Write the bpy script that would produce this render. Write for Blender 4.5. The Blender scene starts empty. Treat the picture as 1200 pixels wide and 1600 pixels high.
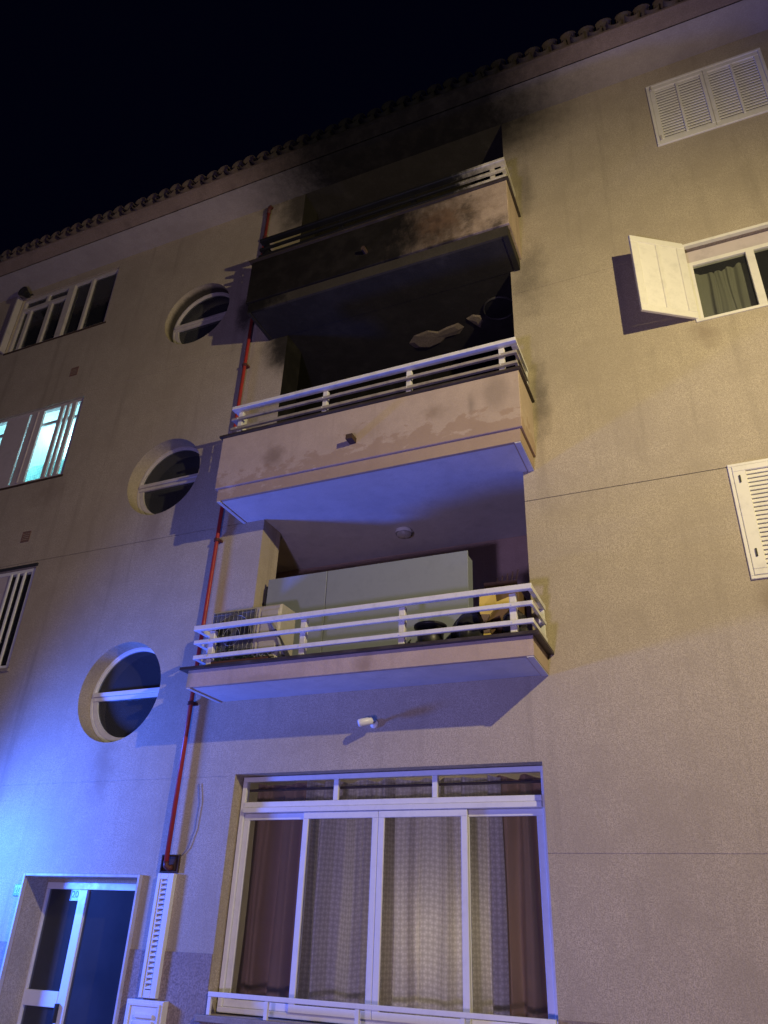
import bpy, math, random
from mathutils import Vector, Matrix
random.seed(7)
S = bpy.context.scene
COL = S.collection
# ------------------------------------------------------------------ camera
YAW, PITCH, ROLL, FPX = -0.42515, 0.50154, 0.04062, 1180.435
CAM = Vector((6.53702, -6.56402, 2.43325))
fw = Vector((math.sin(YAW)*math.cos(PITCH), math.cos(YAW)*math.cos(PITCH), math.sin(PITCH)))
rt0 = Vector((math.cos(YAW), -math.sin(YAW), 0)); up0 = rt0.cross(fw)
rt = math.cos(ROLL)*rt0 + math.sin(ROLL)*up0
up = -math.sin(ROLL)*rt0 + math.cos(ROLL)*up0
cd = bpy.data.cameras.new('camera'); cam = bpy.data.objects.new('camera', cd); COL.objects.link(cam)
M = Matrix((rt, up, -fw)).transposed().to_4x4(); M.translation = CAM
cam.matrix_world = M
cd.sensor_fit = 'VERTICAL'; cd.sensor_height = 32.0; cd.lens = FPX/1600*32.0
cd.clip_start = 0.05; cd.clip_end = 600
S.camera = cam
# ------------------------------------------------------------------ world (night)
W = bpy.data.worlds.new('World'); S.world = W; W.use_nodes = True
bg = W.node_tree.nodes['Background']
bg.inputs['Color'].default_value = (0.13, 0.16, 1.0, 1); bg.inputs['Strength'].default_value = 0.003
# ------------------------------------------------------------------ lamps of the place, and a purple fill
def lamp(name, loc, color, power, radius, kind='POINT', target=None, size=None, blend=.6):
    l = bpy.data.lights.new(name, kind); l.color = color; l.energy = power; l.shadow_soft_size = radius
    o = bpy.data.objects.new(name, l); o.location = loc; COL.objects.link(o)
    if kind == 'SPOT':
        l.spot_size = math.radians(size); l.spot_blend = blend
        o.rotation_euler = (Vector(target)-Vector(loc)).to_track_quat('-Z', 'Y').to_euler()
    return o
lamp('street_lamp_light', (9.42, -4.9, 7.64), (1.0, .83, .43), 1620, .05, 'SPOT', (2.6, 0, 5.0), 160, 1.0)
lamp('beacon_light', (-1.75, -1.58, 3.0), (.04, .13, 1.0), 2000, .33, 'SPOT', (2.4, 0, 2.6), 150, 1.0)
lamp('beacon_beam', (-1.75, -1.58, 2.95), (.0, .25, 1.0), 260, .14, 'SPOT', (-.8, 0, 2.7), 60, 1.0)
lamp('purple_fill_light', (4.6, -8.6, 1.0), (.58, .45, 1.0), 960, .30)  # unseen fill lamp added in front to tint shaded wall parts purple
S.view_settings.view_transform = 'Standard'; S.view_settings.look = 'None'
S.view_settings.exposure = 0.0; S.view_settings.gamma = 1.0
S.view_settings.use_curve_mapping = False
S.render.engine = 'CYCLES'

# ------------------------------------------------------------------ materials
class NT:
    def __init__(s, name):
        s.m = bpy.data.materials.new(name); s.m.use_nodes = True; s.t = s.m.node_tree
        s.b = s.t.nodes['Principled BSDF']; s.out = s.t.nodes['Material Output']
        s.pos = s.n('ShaderNodeNewGeometry').outputs['Position']
    def n(s, k): return s.t.nodes.new(k)
    def l(s, a, b): s.t.links.new(a, b)
    def put(s, sock, v):
        if isinstance(v, bpy.types.NodeSocket): s.l(v, sock)
        elif v is not None: sock.default_value = v
    def math(s, op, a, b=None, c=None, clamp=False):
        n = s.n('ShaderNodeMath'); n.operation = op; n.use_clamp = clamp
        s.put(n.inputs[0], a); s.put(n.inputs[1], b); s.put(n.inputs[2], c); return n.outputs[0]
    def vmath(s, op, a, b=None):
        n = s.n('ShaderNodeVectorMath'); n.operation = op; s.put(n.inputs[0], a); s.put(n.inputs[1], b)
        return n.outputs['Value'] if op in ('LENGTH', 'DISTANCE', 'DOT_PRODUCT') else n.outputs[0]
    def noise(s, scale, detail=4, rough=.55, vec=None, stretch=None):
        v = vec or s.pos
        if stretch: v = s.vmath('MULTIPLY', v, stretch)
        n = s.n('ShaderNodeTexNoise'); s.l(v, n.inputs['Vector'])
        n.inputs['Scale'].default_value = scale; n.inputs['Detail'].default_value = detail
        n.inputs['Roughness'].default_value = rough; return n.outputs[0]
    def ramp(s, v, a, b, lo=0., hi=1., smooth=True):
        n = s.n('ShaderNodeMapRange'); n.interpolation_type = 'SMOOTHSTEP' if smooth else 'LINEAR'
        s.put(n.inputs[0], v); n.inputs[1].default_value = a; n.inputs[2].default_value = b
        n.inputs[3].default_value = lo; n.inputs[4].default_value = hi; return n.outputs[0]
    def mix(s, f, a, b):
        n = s.n('ShaderNodeMix'); n.data_type = 'RGBA'; s.put(n.inputs[0], f)
        for i, v in ((6, a), (7, b)):
            if isinstance(v, tuple) and len(v) == 3: v = (*v, 1)
            s.put(n.inputs[i], v)
        return n.outputs[2]
    def bump(s, h, strength=.4, dist=.004):
        n = s.n('ShaderNodeBump'); n.inputs['Strength'].default_value = strength; n.inputs['Distance'].default_value = dist
        s.l(h, n.inputs['Height']); s.l(n.outputs[0], s.b.inputs['Normal'])
    def blob(s, c, r, lo=.55, hi=1.15, amt=1., nz=.5, nscale=3.2):
        d = s.vmath('SUBTRACT', s.pos, c); d = s.vmath('DIVIDE', d, r); d = s.vmath('LENGTH', d)
        n = s.math('SUBTRACT', s.noise(nscale, 6, .68), .5); d = s.math('MULTIPLY_ADD', n, nz*2, d)
        n = s.math('SUBTRACT', s.noise(13, 6, .7, stretch=(1, 1, .45)), .5); d = s.math('MULTIPLY_ADD', n, .22, d)
        return s.ramp(d, lo, hi, amt, 0.)
    def maxes(s, L):
        v = L[0]
        for x in L[1:]: v = s.math('MAXIMUM', v, x)
        return v
    def finish(s, col, rough=.8, spec=.3, metal=0.):
        if isinstance(col, tuple): s.b.inputs['Base Color'].default_value = (*col, 1)
        else: s.l(col, s.b.inputs['Base Color'])
        s.put(s.b.inputs['Roughness'], rough); s.b.inputs['Specular IOR Level'].default_value = spec
        s.b.inputs['Metallic'].default_value = metal
        return s.m
SOOT = (.0035, .0035, .0045)
def mul3(c, k): return tuple(x*k for x in c)
def stucco(name, base, blobs=(), grain=.5, stains_and_shade=(), streak=.45, soot_all=0., peel=False, scale=70, ringz=()):
    t = NT(name)
    fine = t.math('ADD', t.math('MULTIPLY', t.noise(scale*.55, 2, .5), .28), t.math('MULTIPLY', t.noise(scale*1.5, 1, .5), .72)); mid = t.noise(6, 5, .6); big = t.noise(1.1, 4, .6)
    c = t.mix(t.ramp(fine, .30, .70), mul3(base, 1-.40*grain), mul3(base, 1+.35*grain))
    c = t.mix(t.math('MULTIPLY', t.ramp(mid, .35, .75), .45), c, mul3(base, .80))
    c = t.mix(t.math('MULTIPLY', t.ramp(big, .40, .65), .45), c, (base[0]*.78, base[1]*.77, base[2]*.76))
    st = t.noise(1.6, 5, .6, stretch=(3.2, 3.2, .22))
    c = t.mix(t.math('MULTIPLY', t.ramp(st, .52, .75), streak), c, mul3(base, .55))
    t.b.inputs['IOR'].default_value = 1.4
    for (cc, rr, col, amt) in stains_and_shade:
        c = t.mix(t.blob(cc, rr, .0, 1.15, amt, .9, 6.5), c, col)
    if peel:
        z = t.n('ShaderNodeSeparateXYZ'); t.l(t.pos, z.inputs[0])
        # flaked paint near the foot of the parapet
        pn = t.noise(5.5, 6, .62, stretch=(1, 1, 1.7))
        f = t.math('MULTIPLY_ADD', t.ramp(z.outputs['Z'], 6.72, 7.06, 1, 0, False), .34, pn)
        xm = t.ramp(z.outputs['X'], 2.3, 3.6, 0, .10)
        f = t.math('ADD', f, xm)
        core = t.ramp(f, .70, .80); edge = t.math('SUBTRACT', t.ramp(f, .71, .72), core, clamp=True)
        c = t.mix(t.math('MULTIPLY', core, .5), c, (base[0]*.62, base[1]*.52, base[2]*.43))
        c = t.mix(t.math('MULTIPLY', edge, .07), c, mul3(base, 1.25))
    L = [t.blob(*b) for b in blobs]
    if soot_all: 
        L.append(t.math('MULTIPLY', t.ramp(t.noise(2.2, 5, .65), .18, .42, .93, 1.0), soot_all))
    if L:
        f = t.maxes(L); sc = t.mix(t.ramp(t.noise(4, 5, .65), .4, .75), SOOT, (.013, .012, .012))
        c = t.mix(t.math('MULTIPLY', f, .985), c, sc)
    h = t.math('ADD', t.math('MULTIPLY', fine, .7), t.math('MULTIPLY', t.noise(22, 4, .6), .8))
    t.bump(h, .5, .006)
    return t.finish(c, .9, .15)
def paint(name, col, rough=.45, spec=.4, dirt=.25, dirtcol=None, blobs=(), grain=0., metal=0., soot_all=0.):
    t = NT(name); n = t.noise(7, 5, .65); n2 = t.noise(40, 3, .6, stretch=(1, 1, .5))
    c = t.mix(t.math('MULTIPLY', t.ramp(n, .45, .75), dirt), col, dirtcol or mul3(col, .5))
    c = t.mix(t.math('MULTIPLY', t.ramp(n2, .55, .8), dirt*.6), c, mul3(col, .6))
    L = [t.blob(*b) for b in blobs]
    if soot_all: L.append(t.math('MULTIPLY', t.ramp(t.noise(5, 5, .65), .3, .6, .8, 1.0), soot_all))
    if L: c = t.mix(t.maxes(L), c, (.010, .010, .012))
    t.bump(t.noise(90, 2, .5), .12, .001)
    return t.finish(c, t.ramp(n, .3, .8, max(.05, rough-.1), min(1, rough+.2)), spec, metal)
def glass(name, tint=(.93, .95, .96), refl=(.9, .95, 1), dust=.04):
    t = NT(name); nt = t.t; nt.nodes.remove(t.b)
    tr = t.n('ShaderNodeBsdfTransparent'); tr.inputs[0].default_value = (*tint, 1)
    gl = t.n('ShaderNodeBsdfGlossy'); gl.inputs[0].default_value = (*refl, 1); gl.inputs['Roughness'].default_value = .03
    df = t.n('ShaderNodeBsdfDiffuse'); df.inputs[0].default_value = (.55, .57, .6, 1)
    fr = t.n('ShaderNodeFresnel'); fr.inputs[0].default_value = 1.5
    m1 = t.n('ShaderNodeMixShader'); m2 = t.n('ShaderNodeMixShader')
    t.put(m1.inputs[0], t.math('MULTIPLY', t.ramp(t.noise(2, 3, .5), .2, .8, .85, 1.15), dust)); t.l(tr.outputs[0], m1.inputs[1]); t.l(df.outputs[0], m1.inputs[2])
    t.l(fr.outputs[0], m2.inputs[0]); t.l(m1.outputs[0], m2.inputs[1]); t.l(gl.outputs[0], m2.inputs[2])
    t.l(m2.outputs[0], t.out.inputs[0]); return t.m
def cloth(name, col, col2, weave=(60, 60), trans=.35, check=0, alpha=1.):
    t = NT(name); tc = t.n('ShaderNodeTexCoord').outputs['UV']
    if check:
        v = t.n('ShaderNodeTexChecker'); t.l(tc, v.inputs['Vector']); v.inputs['Scale'].default_value = check
        f = v.outputs['Fac']
        vo = t.n('ShaderNodeTexVoronoi'); t.l(tc, vo.inputs['Vector']); vo.inputs['Scale'].default_value = check
        vo.inputs['Randomness'].default_value = 0.0
        f = t.math('MULTIPLY', t.ramp(vo.outputs['Distance'], .25, .6, 1, .1), t.ramp(f, 0, 1, .55, 1))
    else:
        sx = t.n('ShaderNodeSeparateXYZ'); t.l(tc, sx.inputs[0])
        a = t.math('SINE', t.math('MULTIPLY', sx.outputs['X'], weave[0]*6.283)); b = t.math('SINE', t.math('MULTIPLY', sx.outputs['Y'], weave[1]*6.283))
        f = t.ramp(t.math('MULTIPLY', a, b), -.6, .6)
    c = t.mix(f, col, col2); c = t.mix(t.math('MULTIPLY', t.noise(5, 4), .35), c, mul3(col, .6))
    t.finish(c, .85, .1)
    tr = t.n('ShaderNodeBsdfTranslucent'); t.l(c, tr.inputs[0])
    mx = t.n('ShaderNodeMixShader'); mx.inputs[0].default_value = trans
    t.l(t.b.outputs[0], mx.inputs[1]); t.l(tr.outputs[0], mx.inputs[2]); o = mx.outputs[0]
    if alpha < 1:
        tp = t.n('ShaderNodeBsdfTransparent'); m2 = t.n('ShaderNodeMixShader'); m2.inputs[0].default_value = alpha
        t.l(tp.outputs[0], m2.inputs[1]); t.l(o, m2.inputs[2]); o = m2.outputs[0]
    t.l(o, t.out.inputs[0]); return t.m

WALLC = (.43, .37, .28)
B = [  # soot and other dark marks on the facade: centre, radii, inner, outer, amount
    ((4.9, 0, 12.2), (1.35, 2, .95), .1, 1.3, .96, .25),
    ((5.30, 0, 9.25), (.30, 2, .8), .0, 1.1, .42, .9), ((5.36, 0, 10.75), (.16, 2, .7), .0, 1.1, .4, .9),
    ((5.34, 0, 7.45), (.14, 2, .7), .0, 1.1, .5, .9),
    ((2.05, 0, 9.3), (.42, 2, .62), .4, 1.15, .95, .35), ((2.05, 0, 12.1), (.55, 2, .9), .3, 1.15, .85, .4),
    ((.36, .22, 10.5), (1.2, .2, 1.2), .62, 1.02, .9, .08), ((1.3, 0, 10.05), (.22, 2, .42), .3, 1.15, .8, .7), ((3.6, 0, 12.3), (2.6, 2, .6), .5, 1.1, .9, .4)]  # dark tint inside the top round reveal, dark smear left of the balcony
DK = (.24, .19, .14)
M_wall = stucco('facade_stucco', WALLC, B, .8, [
    ((7.05, 0, 7.82), (.16, 1, .24), DK, .6), ((7.1, 0, 4.92), (.16, 1, .24), DK, .6), ((1.62, 0, 5.35), (.09, 1, 1.0), (.42, .27, .15), .5),  # orange streak right of the pipe: its blue-lamp shadow put into the colour
    ((.36, 0, 3.85), (.22, 1, .5), DK, .6), ((.36, 0, 6.75), (.22, 1, .6), DK, .5), ((-1.7, 0, 7.7), (.5, 1, .35), DK, .5), ((3.1, 0, 3.98), (1.0, 1, .2), DK, .25)])
M_bal1 = stucco('pale_balcony_render', (.47, .375, .31), [((5.0, -.5, 7.2), (.15, 1, .3), .3, 1.1, .25, .5)], .25,
    [((2.45, -.6, 7.0), (.18, 1, .22), (.22, .16, .12), .75), ((4.35, -.6, 7.1), (.16, 1, .12), (.24, .18, .13), .6), ((3.55, -.6, 7.05), (.35, 1, .16), (.33, .25, .18), .5), ((4.75, -.6, 7.1), (.05, 1, .2), (.22, .18, .15), .6)], .25, 0, True)
M_bal0 = stucco('pink_ledge_render', (.48, .375, .31), (), .25, [((3.7, -.6, 4.5), (.16, 1, .16), (.26, .19, .14), .7), ((2.6, -.6, 4.46), (.5, 1, .06), (.30, .23, .17), .5), ((1.72, -.6, 4.5), (.09, 1, .2), (.24, .22, .14), .7)], .3)
M_bal2 = stucco('sooty_balcony_render', (.46, .36, .29), [((2.2, -.6, 9.95), (2.5, 1.5, 3.0), .62, 1.2, 1., .2), ((4.74, -.6, 9.9), (.22, .3, .5), -.3, 1.1, .8, 1.3, 6),
    ((4.2, -.6, 9.5), (1.0, .3, .12), .4, 1.3, .9, .7), ((5.1, -.6, 9.58), (.3, .4, .2), -.2, 1.1, .9, 1.2, 6), ((4.1, -.6, 10.3), (.8, .3, .09), .3, 1.3, .8, .6)], .4,
    [((4.45, -.6, 9.9), (.75, 1, .6), (.17, .115, .075), .9), ((4.35, -.6, 9.95), (.4, 1, .3), (.30, .17, .11), .5)], .4)
M_slab2 = stucco('sooty_slab_render', (.30, .26, .21), [((1.7, -.5, 9.5), (1.7, .8, .8), .15, 1.15, 1., .4), ((5.15, -.4, 9.42), (.35, .6, .12), .4, 1.1, .7, .7), ((4.55, -.5, 9.42), (.3, .6, .1), .3, 1.1, .7, .7)], .5, (), .5, .86)
M_soot = stucco('soot_black_plaster', (.3, .27, .23), (), .4, (), .3, 1.0)
M_smoke = stucco('smoky_grey_ceiling', (.36, .33, .31), (), .4, (), .3, .955)
M_soot3 = stucco('soot_grey_plaster', (.34, .30, .22), (), .4, (), .3, .93)
M_jamb2 = stucco('half_sooty_jamb', WALLC, [((2.2, .2, 9.3), (1.2, 3, 1.62), .75, 1.12, 1., .25)], .4)
M_jamb3 = stucco('sooty_jamb', WALLC, [((2.2, .2, 11.8), (1.2, 3, 1.5), .5, 1.15, .97, .3)], .4)
M_white_soffit = stucco('white_soffit_paint', (.55, .53, .52), (), .12, (), .25, scale=45)
M_f1wall = stucco('brown_recess_paint', (.46, .345, .28), (), .3, (), .2)
CB = [((3.75, -.3, 12.3), (2.35, 3, 3), .5, 1.38, 1., .12)]
M_eave = stucco('eave_soffit_paint', (.41, .365, .345), CB, .3, (), .2)
M_fascia = stucco('eave_fascia_render', (.25, .19, .155), CB, .5, (), .5)
M_dado = stucco('granular_plinth_render', (.29, .235, .20), (), .9, (), .2, scale=45)
t = NT('terracotta_tile'); c = t.mix(t.ramp(t.noise(3.1, 3), .35, .7), (.11, .08, .065), (.09, .07, .06))
c = t.mix(t.math('MULTIPLY', t.ramp(t.noise(14, 5, .65), .45, .7), .7), c, (.13, .115, .085)); c = t.mix(t.blob(*CB[0]), c, SOOT); t.bump(t.noise(60, 4), .5, .004); M_tile = t.finish(c, .9, .15)
M_white = paint('white_frame_paint', (.72, .72, .70), .35, .45, .22)
M_shutter = paint('cream_shutter_paint', (.74, .72, .66), .45, .4, .28)
M_greyframe = paint('weathered_frame_paint', (.50, .46, .42), .5, .35, .4)
M_mauve = paint('greyed_shutter_paint', (.52, .46, .46), .5, .3, .3)
M_rail = paint('white_rail_paint', (.70, .69, .68), .4, .4, .5)
RB = [((2.6, -.55, 10.6), (2.35, 1, 2), .85, 1.12, 1., .18)]
M_rail2 = paint('scorched_rail_paint', (.62, .58, .52), .5, .3, .5, (.2, .16, .12), RB)
t0 = (.30, .26, .23)
M_rail1 = paint('smoked_rail_paint', (.34, .31, .29), .5, .35, .7, (.13, .11, .10))
M_cap = paint('dark_coping_tile', (.045, .035, .032), .45, .4, .5, (.09, .075, .07))
M_red = paint('red_pipe_paint', (.36, .035, .03), .4, .4, .45, (.16, .03, .03))
M_pipetop = paint('dark_pipe_paint', (.10, .03, .028), .5, .3, .5)
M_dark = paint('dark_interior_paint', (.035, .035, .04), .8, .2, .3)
M_black = paint('black_plastic', (.018, .018, .02), .4, .45, .3)
M_bag = paint('black_bin_bag', (.02, .02, .022), .25, .5, .3)
M_yellow = paint('yellow_cloth', (.62, .47, .13), .7, .2, .3)
M_card = paint('brown_cardboard', (.15, .095, .055), .85, .15, .3)
M_cab = paint('blue_grey_door_paint', (.25, .28, .335), .5, .3, .15)
M_ac = paint('cream_casing', (.44, .41, .35), .5, .35, .3)
M_grille = paint('grey_wire', (.24, .24, .26), .45, .4, .3)
M_hole = paint('dirty_hole', (.07, .045, .035), .9, .1, .5)
M_vent = paint('brown_vent', (.20, .115, .085), .8, .2, .5)
M_vent2 = paint('dark_grey_panel', (.09, .09, .095), .6, .3, .3)
M_patch = stucco('bare_plaster', (.17, .14, .105), (), .9, (), .2)
M_sill = stucco('stone_sill', (.30, .26, .23), (), .5, (), .3)
M_lit = paint('cyan_lit_room_paint', (.72, .78, .77), .8, .2, .1)
M_leaf = paint('leaf_green', (.05, .11, .035), .5, .3, .4)
M_pot = paint('terracotta_trough', (.12, .06, .045), .8, .2, .4)
M_cable = paint('grey_cable', (.20, .18, .17), .6, .3, .2)
M_teal = paint('teal_plaque', (.012, .07, .11), .3, .5, .15)
M_plaque = paint('pale_plaque', (.26, .40, .46), .3, .5, .1)
M_plaqink = paint('plaque_ink', (.004, .012, .03), .4, .4, .1)
M_asphalt = stucco('asphalt', (.05, .05, .052), (), .6, (), .3, scale=60)
M_pave = stucco('paving', (.24, .225, .21), (), .5, (), .3, scale=60)
M_glass = glass('window_glass')
M_glassd = glass('door_glass', (.45, .50, .55), (.9, .95, 1), .06)
M_glassr = glass('round_window_glass', (.5, .6, .62), (.9, .95, 1), .07)
M_brown = cloth('brown_checked_curtain', (.33, .195, .095), (.56, .38, .22), (70, 150), .15)
M_sheer = cloth('checked_sheer_curtain', (.56, .52, .44), (.84, .80, .72), trans=.2, check=22, alpha=1.)
M_olive = cloth('olive_curtain', (.17, .17, .13), (.22, .22, .17), (90, 90), .2)
M_pale = cloth('pale_curtain', (.42, .40, .24), (.5, .47, .3), (90, 90), .2)
M_blind = cloth('zigzag_cyan_blind', (.30, .62, .60), (.6, .85, .8), trans=.4, check=22)

# ------------------------------------------------------------------ mesh helpers
WLOC = {}
def wl(p): return WLOC.get(p.name, Vector((0, 0, 0))) if p else Vector((0, 0, 0))
class MB:
    def __init__(s): s.v = []; s.f = []; s.uv = None; s.smooth = False
    def add(s, vs, fs):
        k = len(s.v); s.v += [Vector(v) for v in vs]; s.f += [tuple(i+k for i in f) for f in fs]; return s
    def quad(s, a, b, c, d): return s.add([a, b, c, d], [(0, 1, 2, 3)])
    def box(s, x0, x1, y0, y1, z0, z1):
        return s.add([(x, y, z) for z in (z0, z1) for y in (y0, y1) for x in (x0, x1)],
                     [(0, 2, 3, 1), (4, 5, 7, 6), (0, 1, 5, 4), (2, 6, 7, 3), (0, 4, 6, 2), (1, 3, 7, 5)])
    def bbox(s, x0, x1, y0, y1, z0, z1, b=.004):   # box with bevelled front (y0) and top edges
        P = lambda y, i: [(x0+i, y, z0+i), (x1-i, y, z0+i), (x1-i, y, z1-i), (x0+i, y, z1-i)]
        vs = P(y0, b)+P(y0+b, 0)+P(y1-b, 0)+P(y1, b); fs = [(0, 1, 2, 3)]
        for r in range(3):
            for i in range(4): j = (i+1) % 4; fs.append((r*4+i, r*4+4+i, r*4+4+j, r*4+j))
        fs.append((15, 14, 13, 12)); return s.add(vs, fs)
    def tube(s, pts, r, n=8, cap=True):
        pts = [Vector(p) for p in pts]; rr = r if isinstance(r, (list, tuple)) else [r]*len(pts); rings = []; k = len(s.v)
        ref = None
        for i, p in enumerate(pts):
            d = (pts[min(i+1, len(pts)-1)]-pts[max(i-1, 0)]).normalized()
            a = Vector((0, 0, 1)) if abs(d.z) < .9 else Vector((0, 1, 0))
            if ref is None: u = d.cross(a).normalized()
            else: u = (ref-d*ref.dot(d)).normalized()
            ref = u; w = d.cross(u)
            s.v += [p+rr[i]*(math.cos(6.2832*j/n)*u+math.sin(6.2832*j/n)*w) for j in range(n)]
        for i in range(len(pts)-1):
            for j in range(n): s.f.append((k+i*n+j, k+i*n+(j+1) % n, k+(i+1)*n+(j+1) % n, k+(i+1)*n+j))
        if cap: s.f.append(tuple(k+j for j in range(n))[::-1]); s.f.append(tuple(k+(len(pts)-1)*n+j for j in range(n)))
        return s
    def lathe(s, c, prof, n=20, axis='z', cap0=False, cap1=False):
        k = len(s.v)
        for r, h in prof:
            for j in range(n):
                a = 6.2832*j/n; p = (r*math.cos(a), r*math.sin(a), h) if axis == 'z' else (r*math.cos(a), h, r*math.sin(a))
                s.v.append(Vector(c)+Vector(p))
        for i in range(len(prof)-1):
            for j in range(n): s.f.append((k+i*n+j, k+i*n+(j+1) % n, k+(i+1)*n+(j+1) % n, k+(i+1)*n+j))
        if cap0: s.f.append(tuple(range(k, k+n)))
        if cap1: s.f.append(tuple(range(k+(len(prof)-1)*n, k+len(prof)*n)))
        return s
    def build(s, name, m, parent=None, smooth=False, **props):
        lo = Vector([min(v[i] for v in s.v) for i in range(3)]); hi = Vector([max(v[i] for v in s.v) for i in range(3)])
        c = (lo+hi)/2
        if parent is None: c.z = lo.z
        me = bpy.data.meshes.new(name); me.from_pydata([v-c for v in s.v], [], s.f)
        if s.uv:
            ul = me.uv_layers.new(name='UVMap')
            for lp in me.loops: ul.data[lp.index].uv = s.uv[lp.vertex_index]
        me.materials.append(m); me.update()
        if smooth:
            for p in me.polygons: p.use_smooth = True
        o = bpy.data.objects.new(name, me); COL.objects.link(o)
        o.location = c-wl(parent); o.parent = parent; WLOC[o.name] = c
        for k, v in props.items(): o[k] = v
        return o
def thing(name, label, cat, loc, group=None):
    o = bpy.data.objects.new(name, None); COL.objects.link(o); o.location = loc; WLOC[o.name] = Vector(loc)
    o['label'] = label; o['category'] = cat
    if group: o['group'] = group
    return o
def tag(o, label, cat, group=None):
    o['label'] = label; o['category'] = cat
    if group: o['group'] = group
    return o
def copies(o, offsets, parent):
    base = WLOC[o.name]
    for d in offsets:
        c = o.copy(); COL.objects.link(c); c.parent = parent
        c.location = base+Vector(d)-wl(parent); WLOC[c.name] = base+Vector(d)
def box(name, m, parent, *a, bev=0, **k):
    b = MB(); b.bbox(*a, b=bev) if bev else b.box(*a)
    return b.build(name, m, parent, **k)

GZ = 0.80
# ------------------------------------------------------------------ ground
box('pavement', M_pave, None, -30, 30, -1.9, 0.2, GZ-.3, GZ, kind='structure')
box('kerb', M_sill, None, -30, 30, -2.05, -1.905, GZ-.3, GZ-.005, kind='structure')
MB().quad((-300, -300, GZ-.13), (300, -300, GZ-.13), (300, 300, GZ-.13), (-300, 300, GZ-.13)).build('road', M_asphalt, None, kind='structure')

# ------------------------------------------------------------------ the building
BLD = thing('apartment_building', 'beige rendered apartment building with fire blackened upper balconies and round windows', 'building', (2, 0, GZ))
EZ = 12.234
CX, CR, CZ0, FH = .3624, .5745, 4.665, 2.85
WX0, WX1 = -11., 13.
rects = dict(
    ground_window=(2.07, 5.12, 1.715, 3.70, .24), door=(-.33, 1.12, GZ, 2.76, .36),
    loggia1=(2.03, 5.11, 4.615, 6.57, 0), loggia2=(2.03, 5.11, 6.74, 9.40, 0), loggia3=(2.03, 5.11, 9.57, EZ, 0),
    left_top=(-3.70, -1.53, 10.82, 12.07, .12), left_mid=(-3.70, -1.50, 7.93, 9.33, .12), left_low=(-3.70, -1.50, 5.09, 6.49, .12),
    right_top=(7.0, 8.30, 10.78, 11.91, .16), right_mid=(7.0, 8.30, 7.98, 9.06, .16), right_low=(7.0, 8.30, 5.12, 6.22, .16))
sq = .62
joints = [(WX0, 2.03, 3.684), (WX0, 2.03, 6.571), (WX0, 2.03, 9.394), (5.11, WX1, 2.99), (5.11, WX1, 6.22), (5.11, WX1, 9.03)]
JH = .0035
xs = {WX0, WX1, CX-sq, CX+sq}; zs = {GZ-.2, EZ}
for r in rects.values(): xs |= {r[0], r[1]}; zs |= {r[2], r[3]}
for k in range(3): zs |= {CZ0+FH*k-sq, CZ0+FH*k+sq}
for a, b, z in joints: xs |= {a, b}; zs |= {z-JH, z+JH}
xs = sorted(xs); zs = sorted(zs)
w = MB()
for i in range(len(xs)-1):
    for j in range(len(zs)-1):
        x0, x1, z0, z1 = xs[i], xs[i+1], zs[j], zs[j+1]; cx, cz = (x0+x1)/2, (z0+z1)/2
        if any(r[0] < cx < r[1] and r[2] < cz < r[3] for r in rects.values()): continue
        if abs(cx-CX) < sq and any(abs(cz-CZ0-FH*k) < sq for k in range(3)): continue
        y = .004 if any(a < cx < b and abs(cz-z) < JH for a, b, z in joints) else 0
        w.quad((x0, y, z0), (x1, y, z0), (x1, y, z1), (x0, y, z1))
        if y:
            w.quad((x0, 0, z0), (x1, 0, z0), (x1, y, z0), (x0, y, z0)); w.quad((x0, y, z1), (x1, y, z1), (x1, 0, z1), (x0, 0, z1))
for r in rects.values():
    x0, x1, z0, z1, d = r
    if not d: continue
    w.quad((x0, 0, z0), (x0, d, z0), (x0, d, z1), (x0, 0, z1)); w.quad((x1, 0, z0), (x1, 0, z1), (x1, d, z1), (x1, d, z0))
    w.quad((x0, 0, z1), (x0, d, z1), (x1, d, z1), (x1, 0, z1)); w.quad((x0, 0, z0), (x1, 0, z0), (x1, d, z0), (x0, d, z0))
NR = 64; RD = .215
for k in range(3):
    cz = CZ0+FH*k; ring = []; outer = []
    for j in range(NR):
        a = 6.283185*j/NR; c, s_ = math.cos(a), math.sin(a); q = sq/max(abs(c), abs(s_))
        ring.append((CX+CR*c, 0, cz+CR*s_)); outer.append((CX+q*c, 0, cz+q*s_))
    inner = [(x, RD, z) for x, y, z in ring]
    n = NR; w.add(outer+ring+inner, [(j, (j+1) % n, n+(j+1) % n, n+j) for j in range(n)]+[(n+j, n+(j+1) % n, 2*n+(j+1) % n, 2*n+j) for j in range(n)])
w.build('wall', M_wall, BLD)
d = MB()
d.box(WX0, -.36, -.012, -.001, GZ, 2.165); d.box(1.15, 2.07, -.012, -.001, GZ, 2.165); d.build('plinth', M_dado, BLD)
d = MB(); d.box(5.12, WX1, -.012, -.001, GZ, 1.885); d.box(2.07, 5.12, -.012, -.001, GZ, 1.66); d.build('plinth', M_dado, BLD)
def room(x0, x1, y0, y1, z0, z1, m, name='room'):
    r = MB()
    r.quad((x0, y1, z0), (x1, y1, z0), (x1, y1, z1), (x0, y1, z1)); r.quad((x0, y0, z0), (x0, y1, z0), (x0, y1, z1), (x0, y0, z1))
    r.quad((x1, y0, z0), (x1, y0, z1), (x1, y1, z1), (x1, y1, z0)); r.quad((x0, y0, z1), (x0, y1, z1), (x1, y1, z1), (x1, y0, z1)); r.quad((x0, y0, z0), (x1, y0, z0), (x1, y1, z0), (x0, y1, z0))
    return r.build(name, m, BLD)
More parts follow.
